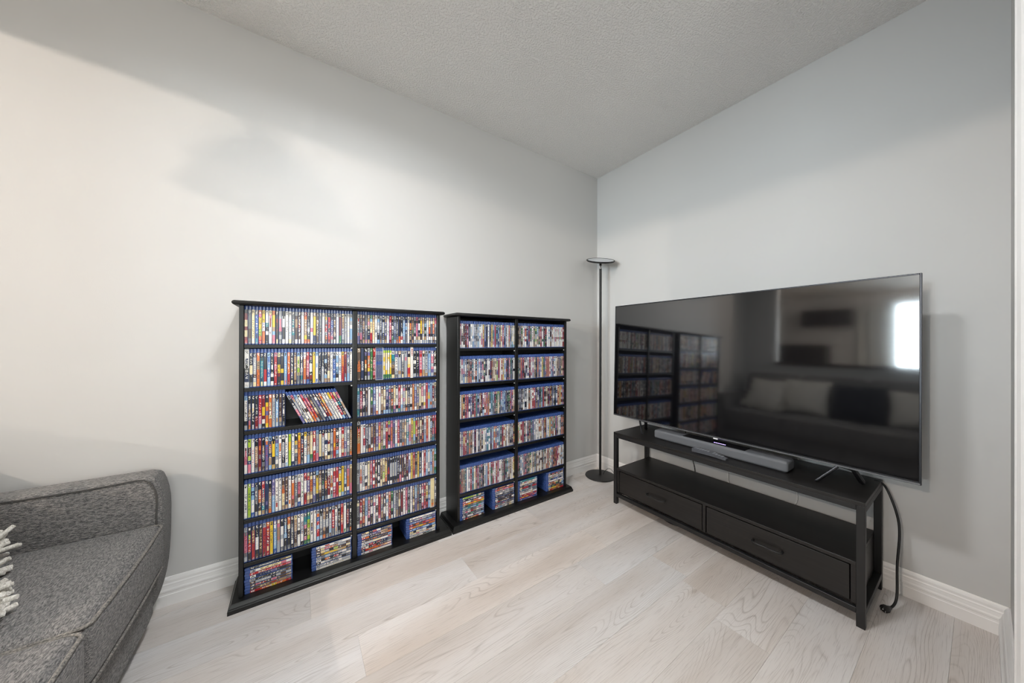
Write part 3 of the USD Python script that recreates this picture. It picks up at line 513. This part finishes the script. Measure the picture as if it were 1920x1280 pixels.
# third shelf: twelve upright, then seventeen leaning
tk = ROWS['A3'].split(); pt = .0121
for i, tok in enumerate(tk):
    film_case(pt - .0002, standing(L1[0] + i * pt, YS + jit.uniform(0, .003), R1['z'][2] + .0002), tok, 900 + i, f'{look_of(tok)} upright film case, {ordinal(i + 1)} from sofa end, third shelf down, rack beside sofa', G1)
tk = ROWS['A3L'].split(); pl, dg = .01215, 25.0; xs = L1[1] - .001 - len(tk) * pl
for i, tok in enumerate(tk):
    film_case(pl * math.cos(math.radians(dg)) - .0002, leaning(xs + i * pl, YS + jit.uniform(0, .003), R1['z'][2] + .0003, dg), tok, 940 + i, f'{look_of(tok)} film case, {ordinal(i + 1)} from sofa end of the leaning cases, third shelf, rack beside sofa', 'film cases leaning on the third shelf of the rack beside the sofa')
# lamp-side half: first row has one readable title
G2 = 'film cases on the lamp-side half of the rack beside the sofa'
toks = ROWS['B1'].split(); pt = (L2[1] - L2[0]) / len(toks)
for i, tok in enumerate(toks):
    M = standing(L2[0] + i * pt, YS + jit.uniform(0, .003), R1['z'][0] + .0002)
    if i == 3: letter(film_case(pt - .0002, M, tok, 1000 + i, 'grey film case with white capital lettering, top shelf, lamp-side half, rack beside sofa', G2), 'GLORY', pt, M, .0062, .083)
    else: film_case(pt - .0002, M, tok, 1000 + i)
# second row: thick boxed editions, a clear slipcase of seven, four green-topped cases, then plain cases
x, z = L2[0], R1['z'][1] + .0002
def boxed(w, tok, label, h=.1725, shell='gloss_black', text=None, inkm='ink_white', th=.007, zc=.075):
    global x
    M = standing(x, YS - .001, z); t = film_case(w - .0003, M, tok, int(x * -9000), label, 'boxed editions on the rack beside the sofa', h=h, shell=shell, full=True, name='boxed_edition', category='boxed film')
    if text: letter(t, text, w, M, th, zc, inkm)
    x += w; return t
boxed(.0165, 'tnnOOOnn/n', 'brown boxed edition with amber lettering against the divider, second shelf, rack beside sofa')
boxed(.0160, 'NNNNNNNN', 'navy boxed edition with pale lettering beside the brown one, second shelf', text='AVATAR', th=.0085, zc=.078)
boxed(.0155, 'DVDOytDL/W', 'charcoal boxed edition with cream lettering beside the navy one, second shelf')
boxed(.0135, 'LVOtOYVL/W', 'violet boxed edition with orange lettering, second shelf, rack beside sofa')
boxed(.0130, 'EEEEEEEE/y', 'green boxed edition with cream lettering, second shelf, rack beside sofa')
boxed(.0135, 'RRrPPrPr/W', 'red boxed edition with pink lettering beside the green one, second shelf')
t = thing('slipcase_set', 'clear slipcase holding seven thin slate-blue cases, second shelf, rack beside sofa', 'boxed set')
sw = .0375; xa = x
obj('slipcase', cat(bx(xa, xa + .0018, YS - .001, YS + CD, z, z + .1728), bx(xa + sw - .0018, xa + sw, YS - .001, YS + CD, z, z + .1728), bx(xa, xa + sw, YS - .001, YS + CD, z, z + .0015), bx(xa, xa + sw, YS - .001, YS + CD, z + .1713, z + .1728)), 'box_clear', t)
for i in range(7):
    w = (sw - .003) / 7; M = standing(xa + .0015 + i * w, YS + .001, z + .0018); V, F = bbox_shell(w - .0002, .169)
    cs = obj('inner_case', trimesh.Trimesh(place(V, M), F, process=False), 'case_plastic', t, smooth=35)
    PV, PF, PC = spine_print(w, .169, 'LGGBGGGG/L', 1400 + i, cols=3); usd_print(path_of(cs) + '/spine_print', place(PV, M), PF, PC)
x += sw + .0004
for i, tok in enumerate(['yyYYyyYYyy', 'yyyyyWWWYY', 'WyYyWWWWyy', 'yYYYYyyYYY']):
    w = .0108; M = standing(x, YS, z)
    film_case(w - .0002, M, 'e' + tok + 'EE', 1500 + i, f'yellow film case with green bands, {ordinal(i + 1)} of four alike, second shelf, rack beside sofa', G2, top=.016); x += w
toks = ROWS['B2'].split(); wn_ = [.0155 if k == '#' else 0 for k in toks]; pt = (L2[1] - x - sum(wn_)) / (len(toks) - 1); q = 0
for i, tok in enumerate(toks):
    if tok == '#':
        t = boxed(.0155, 'WWWWWWWW', 'white boxed edition with dark red lettering, second shelf, rack beside sofa', h=.1725, shell='ink_white', text='ROCKY', inkm='ink_red', th=.0085, zc=.142); continue
    q += 1
    film_case(pt - .0002, standing(x, YS + jit.uniform(0, .003), z), tok, 1600 + i, f'{look_of(tok)} film case, {ordinal(q)} past the green-banded cases, second shelf, rack beside sofa', G2); x += pt
shelf_row('B3', *L2, R1['z'][2], lambda i, tok: f'{look_of(tok)} film case, {ordinal(i + 1)} from divider, third shelf, lamp-side half, rack beside sofa', G2, mute=.18)
z = R1['z'][3] + .0002; x = L2[0]
boxed(.0165, 'LDPrttOOO/y', 'orange and brown boxed edition against the divider, fourth shelf, rack beside sofa')
shelf_row('B4', x, L2[1], R1['z'][3], mute=.18)
shelf_row('B5', *L2, R1['z'][4], mute=.18)
z = R1['z'][5] + .0002; x = L2[1] - .0355
shelf_row('B6', L2[0], x, R1['z'][5], mute=.18)
boxed(.0245, 'yyyyyytO', 'thick cream and orange boxed edition near the lamp end, lowest full shelf', h=.1725, shell='box_clear', inkm='ink_black')
film_case(.0108, standing(x + .0002, YS, z), 'LnWGWLGn/D', 1777)
# stacks lying in the lowest compartment of the first rack
def stack(key, xr, z0, lab=None, group=None, yj=.0):
    toks = ROWS[key].split(); h = .0126
    for i, tok in enumerate(toks):
        k = len(toks) - 1 - i; M = lying(xr + jit.uniform(-.0015, .0008), YS - .004 + yj + jit.uniform(0, .003), z0 + k * h + .0002)
        film_case(h - .0002, M, tok, abs(hash_(key)) + i, lab(i, tok) if lab else None, group)
W0 = R1['L'] + .0165 + CH + .002
for key, xr, nm in (('S1', W0, 'stack nearest sofa'), ('S2', R1['d0'] - .003, 'second stack from sofa'), ('S3', R1['d1'] + CH + .003, 'third stack from sofa'), ('S4', R1['R'] - .0195, 'fourth stack from sofa')):
    stack(key, xr, ZB, lambda i, tok, nm=nm: f'{look_of(tok)} film case lying {ordinal(i + 1)} from top, {nm}, foot of rack beside sofa', 'film cases lying in stacks at the foot of the rack beside the sofa')
# second rack
M1, M2 = (R2['L'] + .0165, R2['d0'] - .0006), (R2['d1'] + .0006, R2['R'] - .0168)
for s in range(5):
    shelf_row(f'C{s + 1}', *M1, R2['z'][s], cols=4, rows=34, mute=.38); shelf_row(f'D{s + 1}', *M2, R2['z'][s], cols=4, rows=34, mute=.38)
for key, xr in (('S5', R2['L'] + .0165 + CH + .002), ('S6', R2['d0'] - .003), ('S7', R2['d1'] + CH + .003), ('S8', R2['R'] - .0195)): stack(key, xr, ZB)
st = thing('packed_film_cases', 'densely packed film cases filling the remaining shelves of both black racks', 'film cases', kind='stuff')
def joined(items):
    V, F, o = [], [], 0
    for it in items: V.append(it[0]); F.append(it[1] + o); o += len(it[0])
    return np.vstack(V), np.vstack(F)
obj('case_shells', joined(SHELLS), 'case_plastic', st, kind='stuff')
V, F = joined(PRINTS); data(usd_print(path_of(st) + '/spine_prints', V, F, np.vstack([p[2] for p in PRINTS])).GetPrim(), kind='stuff')

# ------------------------------------------------------------------ television stand
SX0, SX1, SY0, SY1, SZ = -.412, -.022, -1.711, -.509, .500
t = thing('television_stand', 'low black television stand with open shelf and two drawers', 'television stand')
P = .025
obj('top_board', cbox(SX0, SX1, SY0, SY1, SZ - .016, SZ, .001), 'dark_wood', t)
for (a, b) in ((SX0, SY0), (SX0, SY1 - P), (SX1 - P, SY0), (SX1 - P, SY1 - P)): obj('post', cbox(a, a + P, b, b + P, 0, SZ - .016, .001), 'metal_black', t)
for y in (SY0, SY1 - P):
    for z in (SZ - .041, .05): obj('side_rail', cbox(SX0 + P, SX1 - P, y, y + P, z, z + P, .001), 'metal_black', t)
for x in (SX0, SX1 - P):
    obj('long_rail', cbox(x, x + P * .9, SY0 + P, SY1 - P, SZ - .036, SZ - .016, .001), 'metal_black', t)
    obj('long_rail', cbox(x, x + P * .9, SY0 + P, SY1 - P, .052, .074, .001), 'metal_black', t)
obj('shelf_board', cbox(SX0 + .003, SX1 - .002, SY0 + P, SY1 - P, .238, .254, .001), 'dark_wood', t)
obj('case_bottom', cbox(SX0 + .024, SX1 - .002, SY0 + P, SY1 - P, .074, .086, .001), 'dark_wood', t)
obj('case_back', cbox(SX1 - .012, SX1 - .004, SY0 + P, SY1 - P, .086, .238, .001), 'dark_wood', t)
for y in (SY0 + P, SY1 - P - .016, -1.117): obj('partition', cbox(SX0 + .006, SX1 - .012, y, y + .016, .086, .238, .001), 'dark_wood', t)
for y0, y1 in ((-1.097, SY1 - P - .019), (SY0 + P + .019, -1.121)):
    d = obj('drawer', cbox(SX0 + .008, SX0 + .024, y0, y1, .089, .232, .0015), 'dark_wood', t)
    yc, zc, xx = (y0 + y1) / 2, .163, SX0 + .008
    obj('handle', tube(spline([(xx, yc - .056, zc), (xx - .017, yc - .055, zc), (xx - .023, yc - .048, zc), (xx - .024, yc, zc), (xx - .023, yc + .048, zc), (xx - .017, yc + .055, zc), (xx, yc + .056, zc)], 28), .0052, 10), 'metal_black', d, smooth=True)

# ------------------------------------------------------------------ television (leans back a little)
tv = thing('television', 'large flat black television with two splayed feet on the low stand', 'television')
TY0, TY1, Z0, Z1, XB0, XT0 = -1.8375, -.3960, .5815, 1.4065, -.2690, -.2490
def tilt(m):
    v = np.array(m.vertices); v[:, 0] += XB0 + (v[:, 2] - Z0) / (Z1 - Z0) * (XT0 - XB0); return trimesh.Trimesh(v, m.faces, process=False)
b = .0065
obj('screen', tilt(bx(.0005, .004, TY0 + b, TY1 - b, Z0 + .012, Z1 - b)), 'screen_glass', tv)
obj('bezel', tilt(cat(cbox(-.001, .012, TY0, TY0 + b, Z0, Z1, .001), cbox(-.001, .012, TY1 - b, TY1, Z0, Z1, .001), cbox(-.001, .012, TY0 + b, TY1 - b, Z1 - b, Z1, .001), cbox(-.001, .012, TY0 + b, TY1 - b, Z0 + .0075, Z0 + .012, .001))), 'bezel_metal', tv)
obj('bottom_trim', tilt(cbox(-.0025, .014, TY0 + .002, TY1 - .002, Z0, Z0 + .0075, .0012)), 'trim_metal', tv, label='paler metal strip along the bottom edge')
obj('back_housing', tilt(cat(bx(.004, .026, TY0 + .004, TY1 - .004, Z0 + .002, Z1 - .002), cbox(.026, .055, TY0 + .25, TY1 - .25, Z0 + .05, Z0 + .5, .008))), 'black_plastic', tv)
obj('badge', tilt(cbox(-.0035, .004, -1.119, -1.097, Z0 - .0055, Z0 + .0015, .0005)), 'badge_glow', tv, label='small pale badge under the bezel')  # badge given a faint white glow of its own
for y0, yr, yf, yb in ((-.620, -.648, -.668, -.612), (-1.605, -1.652, -1.545, -1.670)):
    f_ = [(-.316, yf, .5062), (-.310, yf + (y0 - yf) * .06, .509), (-.268, y0, .578), (-.262, y0, .586)]
    g_ = [(-.262, y0, .584), (-.252, (y0 + yr) / 2, .581), (-.240, yr, .576), (-.188, yb, .516), (-.178, yb, .5105)]
    obj('foot', tube(f_, [.0045, .0062, .0066, .006], 8), 'bezel_metal', tv, smooth=40); obj('foot', tube(g_, [.006, .007, .0105, .0115, .0100], 8), 'black_plastic', tv, smooth=40)

sb = thing('soundbar', 'long grey soundbar lying under the television', 'soundbar', loc=(0, 0, SZ))
obj('body', soft(-.305, -.203, -1.443, -.748, .0005, .055, .013, 5), 'grille_fabric', sb, smooth=True)
obj('top_plate', cbox(-.292, -.212, -1.26, -.93, .0545, .0558, .0006), 'gloss_black', sb)
obj('foot_strip', bx(-.298, -.21, -1.43, -.76, 0, .001), 'black_plastic', sb)
obj('violet_reflection', cbox(-.272, -.266, -1.16, -1.10, .0558, .0566, .0003), 'violet_glint', sb, label='violet reflection on the top plate, put in as a glowing strip')  # reflection in the glossy plate, given as a strip with its own glow

rm = thing('remote_control', 'slim grey remote control lying in front of the soundbar', 'remote control', loc=(-.352, -1.112, SZ))
n = 18; V, F = [], []
ys = np.linspace(.088, -.088, n)
for y in ys:
    u = y / .088; zt = .0155 + .007 * (1 - (u - .25) ** 2) + .002 * u; zb_ = .0008 + .006 * max(0, 1 - (u * 1.1) ** 2) * .4; hw = .0185 - .003 * abs(u) ** 4
    V += [[-hw, y, zb_], [-hw, y, zt - .003], [-hw + .004, y, zt], [hw - .004, y, zt], [hw, y, zt - .003], [hw, y, zb_]]
for i in range(n - 1):
    for k in range(6):
        j = (k + 1) % 6; a, c = i * 6, i * 6 + 6; F += [[a + k, c + k, c + j], [a + k, c + j, a + j]]
for k in range(1, 5): F += [[0, k, k + 1], [(n - 1) * 6, (n - 1) * 6 + k + 1, (n - 1) * 6 + k]]
m = trimesh.Trimesh(np.array(V), np.array(F), process=False); m.fix_normals(); obj('body', m, 'remote_body', rm, smooth=40)
for i, y in enumerate(np.linspace(.074, -.066, 11)):
    if i == 6: continue
    u = y / .088; zt = .0155 + .007 * (1 - (u - .25) ** 2) + .002 * u
    for x in (-.0095, 0, .0095): obj('key', cbox(x - .0036, x + .0036, y - .0048, y + .0048, zt - .001, zt + .0009, .0006), 'remote_key', rm)

# cords
def cord(pts, r, mat_, label, n=40):
    return obj('power_cord', tube(spline(pts, n), r, 8), mat_, smooth=True, label=label, cat='cord')
cord([(-.012, -.805, .52), (-.013, -.815, .46), (-.012, -.83, .41), (-.014, -.845, .36), (-.012, -.86, .30), (-.012, -.87, .24)], .0022, 'cord_black', 'thin black cord hanging behind the stand')
cord([(-.012, -1.045, .52), (-.012, -1.05, .45), (-.013, -1.065, .40), (-.012, -1.07, .33), (-.012, -1.075, .24)], .0022, 'cord_white', 'thin white cord hanging behind the middle of the stand')
cord([(-.012, -1.40, .52), (-.012, -1.405, .45), (-.013, -1.39, .40), (-.012, -1.395, .35), (-.012, -1.39, .24)], .0022, 'cord_white', 'thin wavy white cord hanging behind the drawers end of the stand')
cord([(-.3, -.60, .0035), (-.27, -.67, .0035), (-.29, -.76, .0035), (-.33, -.85, .0035), (-.30, -.95, .0035)], .003, 'cord_black', 'black cord lying on the floor under the stand')
t = thing('plugged_cord', 'black power cord with a three-pin plug hanging past the stand end', 'power cord')
cp = [(-.06, -1.69, .498), (-.055, -1.713, .4925), (-.05, -1.728, .466), (-.06, -1.745, .42), (-.07, -1.763, .34), (-.085, -1.765, .25), (-.105, -1.762, .16), (-.135, -1.765, .08), (-.165, -1.762, .030), (-.19, -1.752, .016)]
obj('cord', tube(spline(cp, 60), .0042, 8), 'cord_black', t, smooth=True)
obj('plug', cat(tube([(-.19, -1.752, .016), (-.205, -1.746, .0155), (-.212, -1.742, .0155), (-.222, -1.738, .0155), (-.2245, -1.737, .0155)], [.006, .010, .015, .0145, .009], 12)), 'cord_black', t, smooth=40)
for d in (-.007, .007): obj('prong', cbox(-.243, -.224, -1.737 + d - .0008, -1.737 + d + .0008, .0125, .0195, .0003), 'chrome', t)
obj('ground_pin', tube([(-.224, -1.737, .024), (-.243, -1.737, .024)], .0022, 8), 'chrome', t)

# ------------------------------------------------------------------ floor lamp
LX, LY = -.140, -.158
lp = thing('floor_lamp', 'slim black torchiere floor lamp with a flat disc head in the corner', 'floor lamp', loc=(LX, LY, 0))
obj('base', lathe([(0, 0), (.121, 0), (.1235, .003), (.122, .008), (.112, .0105), (.02, .013), (0, .013)], 56), 'lamp_base_metal', lp, smooth=30)
obj('pole', lathe([(0, .012), (.0095, .012), (.0095, 1.752), (0, 1.752)], 20), 'lamp_metal', lp, smooth=40)
obj('collar', lathe([(0, 1.752), (.0102, 1.752), (.0102, 1.778), (0, 1.778)], 20), 'chrome', lp, smooth=40)
obj('neck', lathe([(0, 1.778), (.0095, 1.778), (.0095, 1.806), (.006, 1.812), (0, 1.812)], 20), 'lamp_metal', lp, smooth=40)
ax = np.array([-math.cos(YAW), math.sin(YAW), 0]); RT = trimesh.transformations.rotation_matrix(math.radians(-23), ax, [0, 0, 1.815])
def head(prof): m = lathe(prof, 56); m.apply_transform(RT); return m
hd = obj('disc_head', head([(0, 1.806), (.03, 1.807), (.110, 1.814), (.116, 1.818), (.117, 1.825), (.113, 1.8275), (.109, 1.8275), (.107, 1.8245), (0, 1.8245)]), 'lamp_metal', lp, smooth=30)
obj('diffuser', head([(0, 1.8243), (.1068, 1.8243), (.1068, 1.8258), (.066, 1.8262), (.063, 1.8275), (0, 1.8275)]), 'frosted', hd, smooth=30)
obj('cord', tube(spline([(.022, -.012, .012), (.03, -.03, .05), (.045, -.055, .072), (.062, -.085, .05), (.075, -.12, .008), (.09, -.2, .0035), (.1, -.3, .0035)], 40), .0018, 6), 'cord_black', lp, smooth=True)

# ------------------------------------------------------------------ sofa
sf = thing('sofa', 'grey woven fabric sofa with piped seat cushions along the half wall', 'sofa')
def arm(y0, y1):
    m = soft(-3.69, -2.715, y0, y1, .030, .607, .028, 4); v = np.array(m.vertices); u = (v[:, 2] - .03) / .577; f = np.clip((v[:, 0] + 3.2) / .48, 0, 1) ** 2
    v[:, 0] += f * (.012 - .058 * (1 - np.clip(u, 0, 1)) ** 5 - .026 * np.clip((u - .74) / .26, 0, 1) ** 2); return trimesh.Trimesh(v, m.faces, process=False)
for y0, y1, yi in ((-.148, -.034, -.1485), (-1.945, -1.831, -1.8305)):
    a = obj('arm', arm(y0, y1), 'sofa_weave_long', sf, smooth=True)
    obj('piping', tube(spline([(-3.45, yi, .599), (-3.1, yi, .599), (-2.80, yi, .598), (-2.752, yi, .592), (-2.734, yi, .568), (-2.722, yi, .50), (-2.715, yi, .38)], 50), .0026, 8), 'seam_dark', a, smooth=True)
SEAT = [(-.706, -.152), (-1.264, -.712), (-1.822, -1.270)]
for i, (y0, y1) in enumerate(SEAT):
    x0, x1, z0, z1 = -3.50, -2.705, .246, .415
    c = obj('seat_cushion', soft(x0, x1, y0, y1, z0, z1, .024, 5, crown=(.012, .004, .022), seed=i, lump=.004), 'sofa_weave', sf, smooth=True)
    for zz, ins, xo in ((z1 - .004, .006, .002), (z0 + .004, .006, .001)):
        e = .022; yy = np.linspace(y0 + e, y1 - e, 20); front = [(x1 + xo + .006 * math.sin(math.pi * k / 19), v, zz) for k, v in enumerate(yy)]
        path = [(x0 + .1, y0 + .003, zz), (x1 - .2, y0 + .002, zz), (x1 - .03, y0 + .003, zz), (x1 - .008, y0 + .008, zz)] + front + [(x1 - .008, y1 - .008, zz), (x1 - .03, y1 - .003, zz), (x1 - .2, y1 - .002, zz), (x0 + .1, y1 - .003, zz)]
        obj('piping', tube(path, .0046, 8), 'piping_weave', c, smooth=True)
obj('base_frame', soft(-3.66, -2.728, -1.829, -.150, .060, .244, .014, 4), 'sofa_weave', sf, smooth=True)
for x in (-3.6, -2.80):
    for y in (-1.80, -.10): obj('leg', cbox(x - .025, x + .025, y - .03, y + .03, 0, .062 if y < -1 else .034, .004), 'black_plastic', sf)
obj('backrest', soft(-3.695, -3.50, -1.829, -.150, .07, .80, .035, 4), 'sofa_weave_long', sf, smooth=True)
for i, (y0, y1) in enumerate(SEAT):
    m = soft(-.085, .085, y0, y1, 0, .44, .05, 4, crown=(.03, 0, .01), seed=9 + i, lump=.006); v = np.array(m.vertices); v[:, 0] += -3.41 - v[:, 2] * .13; v[:, 2] += .432
    obj('back_cushion', trimesh.Trimesh(v, m.faces, process=False), 'sofa_weave', sf, smooth=True)

def pillow(label, mat_, x, y, z, size, lean, turn=0.0, thick=.07, tassels=False):
    t = thing('throw_pillow', label, 'pillow', 'throw pillows on the sofa')
    k = 26; g = np.linspace(-1, 1, k); U, Vv = np.meshgrid(g, g); h = np.sqrt(np.clip((1 - U ** 2) * (1 - Vv ** 2), 0, 1)) ** .75 * thick
    pinch = 1 - .07 * (1 - np.abs(U * Vv))
    A = np.stack([h, U * pinch * size / 2, (Vv * pinch + 1) * size / 2], -1).reshape(-1, 3); B = A * [-1, 1, 1]; V = np.vstack([A, B]); F = []
    for i in range(k - 1):
        for j in range(k - 1):
            p = i * k + j; F += [[p, p + 1, p + k + 1], [p, p + k + 1, p + k]]; q = p + k * k; F += [[q, q + k + 1, q + 1], [q, q + k, q + k + 1]]
    m = trimesh.Trimesh(V, np.array(F)); m.merge_vertices()
    ca, sa, ct, stn = math.cos(lean), math.sin(lean), math.cos(turn), math.sin(turn)
    def put(p):
        p = np.asarray(p, float); q = np.c_[p[:, 0] * ca - p[:, 2] * sa, p[:, 1], p[:, 0] * sa + p[:, 2] * ca]
        return np.c_[q[:, 0] * ct - q[:, 1] * stn + x, q[:, 0] * stn + q[:, 1] * ct + y, q[:, 2] + z]
    obj('cover', trimesh.Trimesh(put(m.vertices), m.faces, process=False), mat_, t, smooth=True)
    if tassels:
        g_ = np.random.default_rng(3)
        roots = [(.004, sd * size / 2 * .95, w * size, 0, sd, .1, .04) for sd in (-1, 1) for w in np.linspace(.12, .97, 10)]
        roots += [(.012, v * size / 2 * .95, .012, .75, 0, -.25, .034) for v in (-.85, -.6, -.35, -.1, .62)] + [(.010, sd * size / 2 * .93, .045, .45, sd * .75, .02, .072) for sd in (-1, 1)]
        for rx, ry, rz, dx, dy, dz, ln in roots:
            ms = []
            for q in range(6 if ln < .06 else 17):
                L = g_.uniform(.75, 1.1) * ln; p0 = np.array([rx, ry, rz]) + g_.uniform(-.011, .011, 3) * [.6, 1, 1.5]; d = np.array([dx, dy, dz]) + g_.uniform(-.5, .5, 3); d /= np.linalg.norm(d)
                e = put([p0, p0 + d * L * .55, p0 + d * L]); e[:, 2] = np.maximum(e[:, 2], z + .006 + .002 * (q % 4)); ms.append(tube(e, [.0052, .0068, .0060], 8))
            obj('tassel', cat(ms), 'pillow_white', t, smooth=50)
    return t
pillow('white knitted throw pillow with fringed tassel edges nearest the wall-side arm', 'pillow_white', -2.970, -.450, .440, .40, .42, .39, .055, True)
pillow('large white ribbed throw pillow in front of the tasselled one', 'pillow_white', -3.16, -.80, .437, .42, .40, .05)
pillow('round-looking dark throw pillow in the middle of the sofa', 'pillow_dark', -3.12, -1.225, .437, .41, .42, 0, .09)
pillow('pale patterned throw pillow at the door end of the sofa', 'pillow_white', -3.16, -1.635, .437, .38, .40, -.1)
